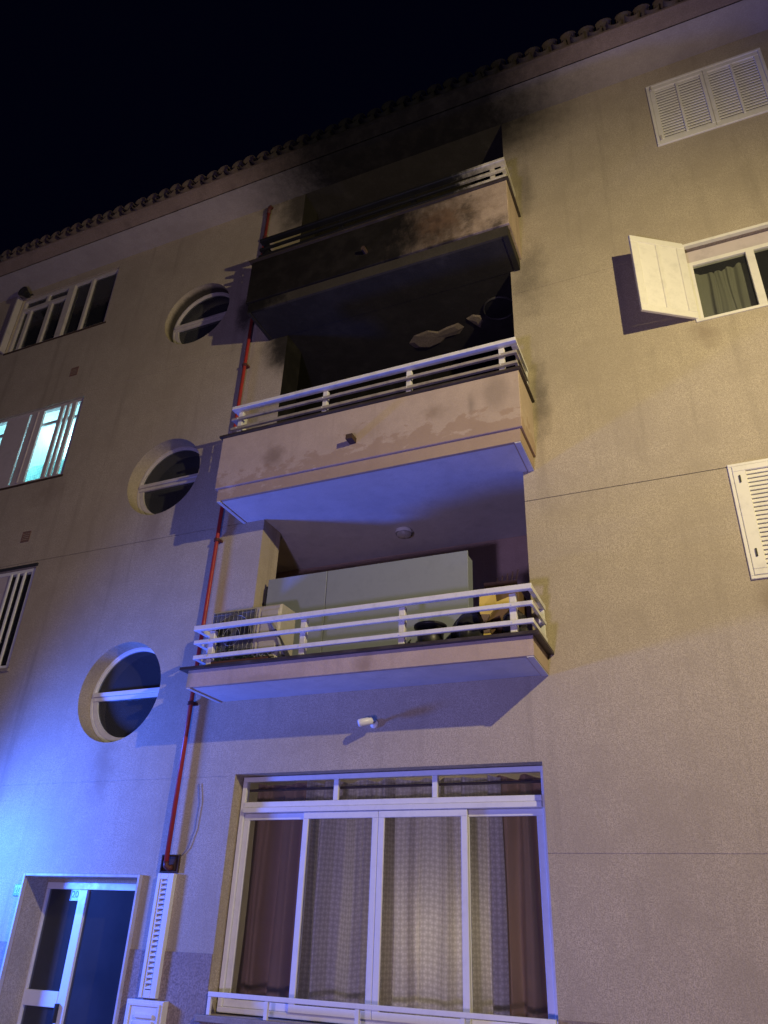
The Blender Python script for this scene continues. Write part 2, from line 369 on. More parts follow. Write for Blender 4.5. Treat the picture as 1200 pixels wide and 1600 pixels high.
# --- eave and roof
fp = [(-.47, EZ), (-.475, EZ+.012), (-.53, EZ+.045), (-.60, EZ+.11), (-.64, EZ+.118), (-.64, EZ+.15), (0.4, EZ+.50), (0.4, EZ+.03)]
fb = MB(); n = len(fp)
fb.add([(x, y, z) for x in (WX0, WX1) for y, z in fp], [(j, (j+1) % n, n+(j+1) % n, n+j) for j in range(1, n)]); fb.build('fascia', M_fascia, BLD)
MB().quad((WX0, -.47, EZ), (WX0, 0, EZ), (WX1, 0, EZ), (WX1, -.47, EZ)).build('eave_soffit', M_eave, BLD)
ROOF = box('roof', M_fascia, BLD, WX0, WX1, .4, 9, EZ+.30, EZ+.34)
SL = math.tan(math.radians(20)); TP = .2255
def half(mb, x, y, z, L, r0, r1, sgn, n=7, th=.014):
    k = len(mb.v)
    for (t_, r) in ((0, r0), (1, r1)):
        for rr in (r, r-th):
            for j in range(n+1):
                a = math.pi*j/n; mb.v.append(Vector((x+rr*math.cos(a), y+L*t_*math.cos(math.radians(20)), z+sgn*rr*math.sin(a)+L*t_*math.sin(math.radians(20)))))
    m = n+1
    for j in range(n):
        mb.f += [(k+j, k+j+1, k+2*m+j+1, k+2*m+j), (k+m+j, k+3*m+j, k+3*m+j+1, k+m+j+1), (k+j, k+m+j, k+m+j+1, k+j+1)]
x00 = -6.0
tz = EZ+.125
t1 = MB(); half(t1, x00, -.72, tz+.055, .45, .105, .085, 1); cov = t1.build('cover_tile', M_tile, BLD, True)
t1 = MB(); half(t1, x00+TP/2, -.70, tz+.075, .45, .085, .105, -1); cha = t1.build('channel_tile', M_tile, BLD, True)
NTL = 66
for o in (cov, cha): 
    for i in range(1, NTL):
        c = o.copy(); COL.objects.link(c); p = WLOC[o.name]+Vector((TP*i+random.uniform(-.008, .008), random.uniform(-.012, .012), random.uniform(-.006, .006)))
        c.location = p-wl(BLD); c.rotation_euler = (random.uniform(-.02, .02), random.uniform(-.05, .05), random.uniform(-.03, .03)); WLOC[c.name] = p
rt_ = MB()
for row in range(1, 6):
    for i in range(NTL): half(rt_, x00+TP*i, -.72+row*.36, tz+.055+row*.36*SL+.01, .45, .105, .085, 1, 5); half(rt_, x00+TP*(i+.5), -.70+row*.36, tz+.075+row*.36*SL, .45, .085, .105, -1, 5)
rt_.build('tile_field', M_tile, BLD, kind='stuff')

# --- loggias (recesses behind the balconies)
LX0, LX1 = 2.03, 5.11
def loggia(z0, z1, mw, mj, mc):
    r = MB()
    r.quad((LX0, 0, z0), (LX0, .38, z0), (LX0, .38, z1), (LX0, 0, z1))
    r.build('jamb', mj, BLD)
    r = MB(); r.quad((LX1, 0, z0), (LX1, 0, z1), (LX1, .38, z1), (LX1, .38, z0)); r.build('jamb', mw, BLD)
    X0, X1, Y1 = 1.25, 5.7, 1.40
    r = MB(); r.quad((X0, Y1, z0), (X1, Y1, z0), (X1, Y1, z1), (X0, Y1, z1)); r.quad((X0, .38, z0), (X0, Y1, z0), (X0, Y1, z1), (X0, .38, z1)); r.quad((X1, .38, z0), (X1, .38, z1), (X1, Y1, z1), (X1, Y1, z0))
    r.quad((X0, .38, z0), (LX0, .38, z0), (LX0, .38, z1), (X0, .38, z1)); r.quad((LX1, .38, z0), (X1, .38, z0), (X1, .38, z1), (LX1, .38, z1))
    r.quad((LX0, 0, z0), (LX1, 0, z0), (LX1, .38, z0), (LX0, .38, z0)); r.quad((X0, .38, z0), (X1, .38, z0), (X1, Y1, z0), (X0, Y1, z0))
    r.build('loggia_wall', mw, BLD)
    r = MB(); r.quad((LX0, 0, z1), (LX0, .38, z1), (LX1, .38, z1), (LX1, 0, z1)); r.quad((X0, .38, z1), (X0, Y1, z1), (X1, Y1, z1), (X1, .38, z1)); r.build('loggia_ceiling', mc, BLD)
loggia(4.615, 6.57, M_f1wall, stucco('loggia_jamb_render', WALLC, (), .4), M_white_soffit)
loggia(6.74, 9.40, M_soot, M_jamb2, M_smoke)
loggia(9.57, EZ, M_soot3, M_jamb3, M_soot3)
# door and window openings seen inside the burnt loggias (black on black)
for z0 in (6.745, 9.575):
    box('balcony_door_frame', M_soot, BLD, 2.6, 2.68, 1.34, 1.395, z0, z0+2.15); box('balcony_door_frame', M_soot, BLD, 4.3, 4.38, 1.34, 1.395, z0, z0+2.15)
    box('balcony_door_frame', M_soot, BLD, 2.6, 4.38, 1.34, 1.39, z0+2.155, z0+2.23)

# --- balconies
def balcony(label, zb, zs, zp, cap, mp, ms, msoff, mcap, rails, mr, posts, solid):
    x0, x1 = 1.74, 5.23; yf = -.56
    b = MB(); b.box(x0, x1, yf, -.002, zb+.003, zs); S_ = b.build('balcony', ms, BLD, label=label)
    so = MB(); so.quad((x0+.055, yf+.03, zb), (x0+.055, -.002, zb), (x1-.075, -.002, zb), (x1-.075, yf+.03, zb)); so.build('soffit', msoff, S_)
    for (a, c) in ((x0+.004, x0+.045), (x1-.062, x1-.004)): box('drip_edge', msoff, S_, a, c, yf+.004, -.004, zb-.010, zb+.002)
    if solid:
        p = MB(); a, c = x0-.03, x1+.025; f = yf-.03
        p.bbox(a, c, f, f+.11, zs+.002, zp, b=.006); p.box(a+.001, a+.11, f+.112, -.002, zs+.002, zp); p.box(c-.11, c-.001, f+.112, -.002, zs+.002, zp)
        p.build('parapet', mp, S_)
        cp = MB(); a -= .03; c += .03; f -= .03
        cp.box(a, c, f, f+.17, zp+.001, cap); cp.box(a+.001, a+.17, f+.172, -.002, zp+.001, cap); cp.box(c-.17, c-.001, f+.172, -.002, zp+.001, cap); cp.build('coping', mcap, S_)
    else:
        cp = MB(); cp.box(x0-.08, x1+.06, yf-.045, -.002, zs+.001, cap); cp.build('coping', mcap, S_)
    yr = -.55
    for k, (z0, z1, dep) in enumerate(rails):
        xa = 1.77-.02*(2-k) if not solid else 1.775
        q = MB(); q.bbox(xa, 5.245, yr-dep/2, yr+dep/2, z0, z1, b=.005); q.build('rail', mr[k], S_)
        q = MB(); q.bbox(5.245-dep*.8, 5.243, yr+dep/2+.002, -.01, z0+.003, z1-.003, b=.004); q.build('rail', mr[k], S_)
        q = MB(); q.bbox(xa+.003, xa+.05, yr+dep/2+.002, yr+.20, z0+.003, z1-.003, b=.004); q.build('rail', mr[k], S_)
    for x in posts:
        q = MB(); top = rails[0][0]-.001; yb = yr+.055
        q.bbox(x-.030, x+.030, yb-.022, yb+.03, cap+.001, top, b=.004)
        for k in (1, 2): q.lathe((x, yr-rails[k][2]/2-.004, (rails[k][0]+rails[k][1])/2), [(.001, 0), (.008, 0), (.008, .006)], 8, 'y')
        q.build('post', mr[3], S_)
    q = MB(); yb = yr+.055
    q.bbox(5.18, 5.235, -.055, -.02, cap+.001, rails[0][0]-.001, b=.004); q.bbox(1.80, 1.85, yr+.14, yr+.19, cap+.001, rails[0][0]-.001, b=.004)
    q.build('post', mr[3], S_)
    return S_
balcony('lowest balcony, a thin pink ledge with clean white rails', 4.437, 4.612, 4.612, 4.640, M_bal0, M_bal0, M_white_soffit, M_cap,
        [(5.030, 5.082, .05), (4.885, 4.925, .035), (4.722, 4.765, .035)], [M_rail]*4, [1.93, 2.99, 4.02, 5.06], False)
balcony('middle balcony with pale flaking parapet and smoke stained rails', 6.566, 6.715, 7.405, 7.432, M_bal1, M_bal1, M_white_soffit, M_cap,
        [(7.805, 7.850, .085), (7.660, 7.695, .04), (7.525, 7.560, .04)], [M_rail, M_rail1, M_rail1, M_rail], [1.86, 3.0, 4.03, 5.07], True)
balcony('top balcony with soot blackened parapet and charred rails', 9.396, 9.552, 10.290, 10.318, M_bal2, M_slab2, M_smoke, M_cap,
        [(10.675, 10.720, .085), (10.53, 10.565, .04), (10.40, 10.435, .04)], [M_rail2]*4, [1.86, 3.0, 4.03, 5.07], True)
# water spout on the middle balcony
sp = MB(); sp.box(3.40, 3.475, -.70, -.59, 6.93, 6.99); sp.build('water_spout', M_hole, BLD)
sp = MB(); sp.tube([(3.44, -.592, 9.80), (3.44, -.68, 9.79)], .03, 8); sp.build('water_spout', M_hole, BLD)
# bare plaster where the sooty ceiling has come off
def patch(pts, z, h):
    m = MB(); n = len(pts); cx = sum(p[0] for p in pts)/n; cy = sum(p[1] for p in pts)/n
    m.add([(x, y, z) for x, y in pts]+[(cx+(x-cx)*.8, cy+(y-cy)*.8, z-h*random.uniform(.6, 1.2)) for x, y in pts]+[(cx, cy, z-h*1.2)],
          [(j, (j+1) % n, n+(j+1) % n, n+j) for j in range(n)]+[(n+j, n+(j+1) % n, 2*n) for j in range(n)])
    return m.build('plaster_patch', M_patch, BLD)
patch([(3.50, .74), (3.62, .62), (3.82, .59), (3.95, .66), (4.08, .62), (4.25, .60), (4.30, .70), (4.2, .80), (4.02, .80), (3.92, .88), (3.72, .92), (3.55, .86)], 9.398, .02)
patch([(4.37, .56), (4.47, .52), (4.56, .57), (4.56, .68), (4.50, .80), (4.44, .70)], 9.398, .02)

# --- round stair windows
for k in range(3):
    cz = CZ0+FH*k
    r_ = MB(); r_.lathe((CX, 0, cz), [(CR-.004, RD-.002), (CR-.004, RD-.022), (CR-.028, RD-.022), (CR-.030, RD-.004), (CR-.045, RD-.004), (CR-.045, RD+.03)], 64, 'y')
    rw = r_.build('round_window', M_white if k < 1 else M_greyframe, BLD)
    zt = cz+.02
    hw = math.sqrt((CR-.035)**2-.05**2)
    box('transom', M_white if k < 1 else M_greyframe, rw, CX-hw, CX+hw, RD-.045, RD-.008, zt-.012, zt+.035, bev=.004)
    box('transom', M_white if k < 1 else M_greyframe, rw, CX-hw, CX+hw, RD-.025, RD+.01, zt-.060, zt-.014, bev=.004)
    lo_ = MB(); N = 32; prof = [(CR-.046, RD+.004), (CR-.046, RD-.012), (CR-.098, RD-.012), (CR-.098, RD+.012)]
    zl = zt-.062; va = []
    for rr, yy in prof:
        al = math.asin(min(.99, abs(zl-cz)/rr)); va += [(CX+rr*math.cos(-al-(math.pi-2*al)*j/N), yy, cz+rr*math.sin(-al-(math.pi-2*al)*j/N)) for j in range(N+1)]
    lo_.add(va, [(r9*(N+1)+j, r9*(N+1)+j+1, (r9+1)*(N+1)+j+1, (r9+1)*(N+1)+j) for r9 in range(3) for j in range(N)]); lo_.build('sash', M_white if k < 1 else M_greyframe, rw)
    for sg in (1, -1):
        g = MB(); N = 24; rr = CR-.04; a0 = 0 if sg > 0 else math.pi
        zc = zt+.005 if sg > 0 else zt-.035
        g.add([(CX+rr*math.cos(a0+math.pi*j/N), RD+.012, zc+rr*math.sin(a0+math.pi*j/N)*.96) for j in range(N+1)], [tuple(range(N+1))]); g.build('pane', M_glassr, rw)
    room(CX-.75, CX+.75, RD+.04, 1.6, cz-.75, cz+.75, M_dark)

# --- generic window with sashes
def frame(mb, x0, x1, z0, z1, y0, y1, w, b=.004):
    mb.bbox(x0, x1, y0, y1, z1-w, z1, b=b); mb.bbox(x0, x1, y0, y1, z0, z0+w, b=b)
    mb.bbox(x0, x0+w, y0, y1, z0+w+.0005, z1-w-.0005, b=b); mb.bbox(x1-w, x1, y0, y1, z0+w+.0005, z1-w-.0005, b=b); return mb
# ground floor living room window
GW = MB(); frame(GW, 2.085, 5.115, 1.722, 3.692, .135, .20, .045)
gw = GW.build('window', M_white, BLD, label='wide ground floor sliding window with curtains behind')
box('transom', M_white, gw, 2.131, 5.069, .125, .19, 3.405, 3.455, bev=.004)
box('head_rail', M_white, gw, 2.131, 5.069, .105, .185, 3.355, 3.402, bev=.004)
for x in (3.12, 4.11): box('mullion', M_white, gw, x-.025, x+.025, .14, .185, 3.456, 3.646, bev=.003)
for a, b_ in ((2.131, 3.095), (3.145, 4.085), (4.135, 5.069)): MB().quad((a, .165, 3.456), (b_, .165, 3.456), (b_, .165, 3.646), (a, .165, 3.646)).build('pane', M_glass, gw)
for (a, c, y) in ((2.132, 2.86, .160), (2.805, 3.575, .120), (3.580, 4.415, .118), (4.36, 5.068, .162)):
    s_ = MB(); frame(s_, a, c, 1.768, 3.352, y, y+.028, .058); s_.build('sash', M_white, gw)
    MB().quad((a+.05, y+.016, 1.82), (c-.05, y+.016, 1.82), (c-.05, y+.016, 3.30), (a+.05, y+.016, 3.30)).build('pane', M_glass, gw)
box('sill', M_sill, gw, 2.0, 5.19, -.06, .134, 1.664, 1.714, bev=.006)
GB = MB(); GB.bbox(2.09, 5.11, -.035, .0, 1.848, 1.885, b=.004)
for x in (2.11, 2.68, 3.52, 4.4, 5.05): GB.bbox(x-.018, x+.018, -.032, -.004, 1.716, 1.847, b=.003)
GB.build('guard_bar', M_white, gw)
room(1.9, 5.3, .24, 2.6, 1.6, 3.75, paint('living_room_paint', (.38, .34, .28), .8, .2, .1))
lamp('living_room_lamp', (3.95, .95, 2.35), (1.0, .84, .62), 22, .12)
# curtains
def curtain(name, m, x0, x1, z0, z1, y, amp, freq, label, cat='curtain', spread=.0, n=150, group=None, seed=0):
    rnd = random.Random(seed); mb = MB(); mb.uv = []; rows = 10; ph = rnd.uniform(0, 6); p2 = rnd.uniform(0, 6); p3 = rnd.uniform(0, 6)
    def off(u, v):
        w_ = u+.045*math.sin(6.283*1.3*u+p2)+.02*math.sin(6.283*2.9*u+p3)
        a_ = amp*(1-.30*v)*(.75+.45*math.sin(6.283*1.1*u+p3))
        f_ = math.sin(6.283*freq*w_+ph)
        return a_*math.copysign(abs(f_)**.75, f_)+amp*.18*math.sin(6.283*freq*2.3*w_+p2)+.012*math.sin(v*4+u*9)
    arc = [0.]
    for i in range(n): arc.append(arc[-1]+math.hypot((x1-x0)/n, off((i+1)/n, .5)-off(i/n, .5)))
    for j in range(rows+1):
        v = j/rows
        for i in range(n+1):
            u = i/n
            mb.v.append(Vector((x0+(x1-x0)*u+spread*(1-v)*(u-.5)*2+.008*math.sin(v*5+u*12), y+off(u, v), z0+(z1-z0)*v+.012*math.sin(6.283*freq*u+1)*(v > .99)))); mb.uv.append((arc[i], v*(z1-z0)+.01*math.sin(u*15)))
    for j in range(rows):
        for i in range(n): k = j*(n+1)+i; mb.f.append((k, k+1, k+n+2, k+n+1))
    return tag(mb.build(name, m, None, True), label, cat, group)
curtain('curtain', M_brown, 2.10, 2.74, 1.75, 3.66, .42, .095, 2.6, 'brown checked curtain at the left side of the ground floor window', seed=1, spread=.02)
curtain('curtain', M_sheer, 2.72, 3.62, 1.75, 3.66, .39, .10, 3.2, 'pale checked sheer curtain behind the left middle pane', seed=2)
curtain('curtain', M_sheer, 3.60, 4.66, 1.75, 3.66, .40, .10, 3.6, 'pale checked sheer curtain with lamplight glowing through it', seed=4)
curtain('curtain', M_brown, 4.60, 5.20, 1.75, 3.66, .44, .095, 2.4, 'brown checked curtain at the right side of the ground floor window', seed=5, spread=.05)
tag(MB().tube([(2.05, .27, 3.585), (5.2, .27, 3.585)], .012, 8).build('curtain_rod', M_hole, None), 'dark curtain rod across the top of the ground floor window', 'curtain rod')

# --- entrance door
DY = .30
TR = MB(); TR.bbox(-.36, -.335, -.05, .0, GZ, 2.79, b=.003); TR.bbox(1.125, 1.15, -.05, .0, GZ, 2.79, b=.003); TR.bbox(-.334, 1.124, -.05, .0, 2.765, 2.79, b=.003); TR.build('door_trim', M_greyframe, BLD)
D = MB(); D.bbox(-.33, 1.12, DY-.02, DY+.04, 2.66, 2.725, b=.004); D.bbox(.13, .235, DY-.02, DY+.04, GZ, 2.658, b=.004); D.bbox(1.05, 1.12, DY-.02, DY+.04, GZ, 2.658, b=.004); D.bbox(-.33, -.305, DY-.02, DY+.04, GZ, 2.658, b=.003)
dr = D.build('entrance_door', M_white, BLD)
box('door_head', M_wall, BLD, -.33, 1.12, DY-.015, DY+.05, 2.727, 2.76)
box('lock_rail', M_white, dr, -.303, .128, DY-.022, DY+.03, 1.62, 1.755, bev=.004); box('door_handle', M_black, dr, .15, .175, DY-.07, DY-.022, 1.50, 1.66, bev=.005)
for (a, c, z0, z1) in ((-.303, .128, 1.757, 2.658), (-.303, .128, GZ+.15, 1.618), (.237, 1.048, GZ+.1, 2.658)): MB().quad((a, DY+.01, z0), (c, DY+.01, z0), (c, DY+.01, z1), (a, DY+.01, z1)).build('pane', M_glassd, dr)
box('bottom_rail', M_white, dr, -.303, .128, DY-.02, DY+.03, GZ, GZ+.148, bev=.004)
room(-.6, 1.4, DY+.06, 3.0, GZ, 2.9, paint('hall_paint', (.30, .30, .34), .8, .2, .2))
def txt(s, size, x, y, z, m, parent):
    cu = bpy.data.curves.new('digits', 'FONT'); cu.body = s; cu.size = size; cu.align_x = 'CENTER'; cu.align_y = 'CENTER'; cu.extrude = .001
    to = bpy.data.objects.new('digits_tmp', cu); COL.objects.link(to); bpy.context.view_layer.update()
    me = bpy.data.meshes.new_from_object(to.evaluated_get(bpy.context.evaluated_depsgraph_get())); bpy.data.objects.remove(to)
    me.transform(Matrix.Rotation(math.pi/2, 4, 'X')); me.materials.clear(); me.materials.append(m)
    o = bpy.data.objects.new('digits', me); COL.objects.link(o); o.parent = parent; o.location = Vector((x, y, z))-wl(parent); return o
pq = thing('house_number_sign', 'pale square number 20 sign on the entrance door glass', 'sign', (.075, DY-.01, 2.56))
box('plate', M_plaque, pq, .018, .132, DY-.012, DY+.004, 2.555, 2.665, bev=.003); txt('20', .088, .075, DY-.0145, 2.61, M_plaqink, pq)
pb = MB(); frame(pb, .018, .132, 2.555, 2.665, DY-.016, DY-.0125, .006, .001); pb.build('border', M_white, pq)
pq = thing('house_number_sign', 'teal number 20 tile on the wall left of the doorway', 'sign', (-.42, -.02, 2.575))
box('plate', M_teal, pq, -.475, -.365, -.018, -.002, 2.575, 2.685, bev=.003); txt('20', .085, -.42, -.0205, 2.63, M_plaque, pq)

# --- left windows
def win_left(z0, z1, m, label):
    f = MB(); frame(f, -3.695, -1.535, z0+.005, z1-.005, .03, .10, .05); return f.build('window', m, BLD, label=label)
# top
wt = win_left(10.82, 12.07, M_greyframe, 'dark top floor window with a small upper light')
for (a, c, z0, z1, y0) in ((-2.64, -2.50, 10.871, 12.014, .02), (-2.14, -2.08, 10.871, 12.014, .03), (-3.05, -2.97, 10.871, 11.77, .035), (-3.643, -2.642, 11.775, 11.85, .03), (-3.52, -3.45, 10.871, 11.773, .035), (-3.16, -3.10, 11.852, 12.014, .035)):
    box('mullion', M_greyframe, wt, a, c, y0, .095, z0, z1, bev=.004)
MB().quad((-3.645, .075, 10.87), (-1.585, .075, 10.87), (-1.585, .075, 12.015), (-3.645, .075, 12.015)).build('pane', M_glass, wt)
sh = MB(); sh.bbox(-3.745, -3.705, -.11, -.004, 10.82, 12.06, b=.004); sh.build('shutter', M_greyframe, BLD, label='narrow upright strip added beside the top left window for its shadow')  # added strip, kept to throw a shadow on the wall at left
room(-4.0, -1.3, .125, 1.6, 10.6, EZ, M_dark)
curtain('curtain', M_pale, -2.96, -2.60, 11.15, 11.95, .22, .03, 2, 'yellowish pulled back curtain inside the top left window', seed=6, n=50)
curtain('curtain', M_pale, -2.52, -2.16, 10.85, 11.2, .26, .03, 2, 'yellowish cloth low behind the middle of the top left window', seed=7, n=50)
# middle (lit)
wm = win_left(7.93, 9.33, M_mauve, 'lit cyan window with vertical bars')
box('shutter', M_mauve, wm, -3.10, -2.615, .035, .07, 7.985, 9.275, bev=.004); box('shutter', M_mauve, wm, -2.565, -2.30, .025, .06, 7.985, 9.275, bev=.004); box('shutter', M_mauve, wm, -2.44, -2.41, .012, .024, 7.985, 9.275)
for x, w_ in ((-1.93, .075), (-1.815, .065), (-1.695, .085)): box('bar', M_mauve, wm, x-w_/2, x+w_/2, .02, .055, 7.985, 9.275, bev=.004)
box('transom', M_mauve, wm, -3.645, -1.585, .085, .11, 9.03, 9.08)
MB().quad((-3.645, .115, 7.98), (-1.585, .115, 7.98), (-1.585, .115, 9.275), (-3.645, .115, 9.275)).build('pane', M_glass, wm)
room(-4.2, -1.2, .125, 2.2, 7.7, 9.4, M_lit)
lamp('kitchen_lamp', (-2.6, 1.1, 9.15), (.42, .86, 1.0), 110, .15)
curtain('blind', M_blind, -3.6, -1.6, 7.98, 8.34, .17, .012, 8, 'cyan zigzag half curtain behind the lit window', seed=8)
# low
wlw = win_left(5.09, 6.49, M_white, 'dark lower window with thin white bars')
box('shutter', M_mauve, wlw, -3.64, -1.99, .04, .075, 5.145, 6.435, bev=.004)
for x in (-1.95, -1.825, -1.70): box('bar', M_white, wlw, x-.017, x+.017, .015, .04, 5.141, 6.439, bev=.004)
MB().quad((-3.645, .085, 5.14), (-1.585, .085, 5.14), (-1.585, .085, 6.44), (-3.645, .085, 6.44)).build('pane', M_glass, wlw)
box('lintel_strip', M_dark, wlw, -3.7, -1.47, -.02, .028, 6.492, 6.53)
room(-4.0, -1.3, .125, 1.6, 4.9, 6.56, M_dark)
box('sill', M_sill, wlw, -3.72, -1.46, -.03, .03, 5.045, 5.085)
for zz, l in ((7.925, wm), (10.815, wt)): box('sill', M_hole, l, -3.72, -1.48, -.012, .03, zz-.03, zz)
# vents
for (x, z) in ((-1.87, 9.90), (-1.86, 6.99)):
    v = MB(); frame(v, x-.075, x+.075, z-.085, z+.085, -.008, -.0005, .012, .002)
    for i in range(5): v.box(x-.062, x+.062, -.006, -.001, z-.067+.029*i, z-.050+.029*i)
    v.build('vent', M_vent, BLD)
# floodlight by the top left window
fl = thing('floodlight', 'small black floodlight at the corner of the top left window', 'floodlight', (-3.50, -.10, 12.05))
f = MB(); f.lathe((-3.50, -.15, 12.02), [(.02, .10), (.055, .06), (.085, -.03), (.095, -.06), (.08, -.055)], 16, 'y', True, True); f.build('housing', M_black, fl)
f = MB(); f.lathe((-3.50, -.15, 12.02), [(.088, -.052), (.100, -.066), (.100, -.050)], 16, 'y'); f.build('rim', M_black, fl)
MB().tube([(-3.50, -.06, 12.03), (-3.50, -.02, 12.12), (-3.50, .0, 12.12)], .014, 6).build('bracket', M_black, fl)

# --- right hand windows and louvred shutters
def leaf(x0, x1, z0, z1, y, m, panels, label=None, pitch=.045, xf=None, stile=.085, shut=0):
    """closed louvred leaf in the plane y; xf maps points (for an open leaf)"""
    f = MB(); th = .035; ps = [(a, b_) for a, b_ in panels]
    f.bbox(x0, x1, y, y+th, z1-stile, z1, b=.005); f.bbox(x0, x1, y, y+th, z0, z0+stile, b=.005)
    edges = [x0]+[v for p in ps for v in p]+[x1]
    for i in range(0, len(edges), 2): f.bbox(edges[i], edges[i+1], y, y+th, z0+stile+.0005, z1-stile-.0005, b=.004)
    if xf: f.v = [xf(v) for v in f.v]
    sh_ = f.build('shutter', m, BLD, **({'label': label} if label else {}))
    for (a, b_) in ps:
        n = int((z1-z0-2*stile)/pitch); pz = (z1-z0-2*stile)/n
        s_ = MB(); zc = z0+stile+pz*.5; u = .40+shut*.2
        s_.add([(a-.004, y+.012, zc-pz*.36), (b_+.004, y+.012, zc-pz*.36), (b_-.001, y+.020, zc-pz*.36-.004), (a+.001, y+.020, zc-pz*.36-.004),
                (a+.001, y+.020, zc+pz*u), (b_-.001, y+.020, zc+pz*u), (b_-.001, y+.028, zc+pz*(u-.02)), (a+.001, y+.028, zc+pz*(u-.02))],
               [(0, 1, 5, 4), (3, 7, 6, 2), (0, 3, 2, 1), (4, 5, 6, 7), (0, 4, 7, 3), (1, 2, 6, 5)])
        if xf: s_.v = [xf(v) for v in s_.v]
        so = s_.build('slat', m, sh_); copies(so, [(0, 0, pz*i) for i in range(1, n)], sh_)
    return sh_
def back(x0, x1, z0, z1, y): MB().quad((x0, y, z0), (x1, y, z0), (x1, y, z1), (x0, y, z1)).build('shutter_gap', M_dark, BLD)
# top, closed
f = MB(); frame(f, 6.985, 8.315, 10.765, 11.925, -.02, .05, .035); wtop = f.build('window', M_shutter, BLD, label='top right window with closed louvred shutters')
leaf(7.022, 7.648, 10.802, 11.888, -.012, M_shutter, [(7.078, 7.322), (7.352, 7.608)], pitch=.048, shut=-.3, stile=.065)
leaf(7.652, 8.278, 10.802, 11.888, -.008, M_shutter, [(7.700, 7.950), (7.980, 8.225)], pitch=.048, shut=-.3, stile=.065)
back(7.0, 8.3, 10.78, 11.91, .06)
for z in (10.85, 11.82): box('hinge', M_greyframe, wtop, 7.03, 7.05, -.026, -.013, z, z+.08)
# middle, open
f = MB(); frame(f, 6.99, 8.31, 7.965, 9.075, -.015, .04, .035); wmid = f.build('window', M_shutter, BLD, label='right window with one white shutter leaf open')
f = MB(); frame(f, 7.026, 8.274, 8.002, 8.87, .07, .13, .05); f.build('sash', M_shutter, wmid)
box('head_board', M_mauve, wmid, 7.003, 8.297, .10, .13, 8.872, 9.055)
box('mullion', M_shutter, wmid, 7.595, 7.675, .06, .125, 8.053, 8.819, bev=.004)
MB().quad((7.076, .10, 8.05), (8.22, .10, 8.05), (8.22, .10, 8.82), (7.076, .10, 8.82)).build('pane', M_glass, wmid)
room(6.8, 8.5, .165, 1.8, 7.9, 9.2, M_dark)
curtain('curtain', M_olive, 7.08, 7.62, 7.99, 8.80, .22, .028, 5, 'dark olive curtain behind the window with the open shutter', seed=9, n=90)
ang = math.atan2(-.335, -.52); hx, hy = 7.022, -.018
def xf(v):
    dx, dy = v.x-hx, v.y
    # local +x away from the hinge along the leaf, thickness towards the window side
    return Vector((hx+dx*math.cos(ang)-dy*math.sin(ang), hy+dx*math.sin(ang)+dy*math.cos(ang), v.z))
lf = leaf(hx+.004, hx+.62, 8.005, 9.085, -.035, M_shutter, [(hx+.09, hx+.30), (hx+.335, hx+.54)], 'white louvred shutter leaf swung open', .042, xf, shut=1)
kn = MB(); kn.tube([xf(Vector((hx+.58, -.004, 8.50))), xf(Vector((hx+.58, -.06, 8.50)))], .010, 6); kn.tube([xf(Vector((hx+.58, -.055, 8.52))), xf(Vector((hx+.58, -.055, 8.44)))], .011, 6); kn.build('latch', M_greyframe, lf)
# low, closed
f = MB(); frame(f, 6.985, 8.315, 5.10, 6.235, -.02, .05, .03); wlow = f.build('window', M_shutter, BLD, label='lower right window with closed louvred shutters')
leaf(7.017, 7.648, 5.132, 6.203, -.026, M_shutter, [(7.125, 7.565)], pitch=.0405, stile=.055)
leaf(7.652, 8.283, 5.132, 6.203, -.022, M_shutter, [(7.735, 8.195)], pitch=.0405, stile=.055)
back(7.0, 8.3, 5.12, 6.22, .06)
for z in (5.30, 6.03): box('latch', M_black, wlow, 7.06, 7.075, -.038, -.028, z, z+.07)

# ------------------------------------------------------------------ things on the facade
gp = thing('gas_pipe', 'long red gas pipe running up the facade beside the balconies', 'pipe', (1.44, -.06, 2.9))
p = MB(); p.tube([(1.445, -.06, 2.90), (1.44, -.06, 5.0), (1.445, -.06, 8.0), (1.44, -.06, 11.98)], .024, 12); p.build('pipe', M_red, gp, True)
p = MB(); p.tube([(1.44, -.06, 11.98), (1.44, -.06, 12.10), (1.44, -.045, 12.15), (1.44, .0, 12.17)], .030, 12); p.build('elbow', M_pipetop, gp, True)
for z in (4.43, 6.36, 9.0, 11.45):
    c_ = MB(); c_.lathe((1.443, -.06, z), [(.024, -.02), (.037, -.018), (.037, .018), (.024, .02)], 12); c_.box(1.40, 1.486, -.045, -.001, z-.014, z+.014); c_.build('clamp', M_pipetop, gp)
hb = thing('pipe_box', 'small open rusty wall box where the red pipe enters', 'pipe box', (1.465, 0, 2.82))
h = MB(); h.box(1.37, 1.56, -.006, -.001, 2.818, 2.96); h.build('back_plate', M_hole, hb)
h = MB(); frame(h, 1.36, 1.57, 2.812, 2.97, -.03, -.0065, .014, .002); h.build('rim', M_hole, hb)
h = MB(); h.tube([(1.445, -.06, 2.91), (1.445, -.055, 2.87), (1.47, -.04, 2.85), (1.50, -.02, 2.86)], .028, 8); h.build('valve', M_pipetop, hb, True)
cc = thing('cable_cover', 'tall narrow white slotted cover below the red pipe', 'cable cover', (1.46, 0, 1.79))
c_ = MB(); a, b_ = 1.365, 1.555
c_.bbox(a, a+.035, -.055, -.001, 1.80, 2.805, b=.004); c_.bbox(a+.040, a+.056, -.048, -.001, 1.80, 2.77, b=.003); c_.bbox(b_-.065, b_, -.055, -.001, 1.80, 2.805, b=.004); c_.bbox(a+.036, b_-.066, -.055, -.001, 2.755, 2.805, b=.004); c_.bbox(a+.057, b_-.066, -.055, -.001, 1.80, 1.86, b=.004)
c_.build('frame', M_white, cc)
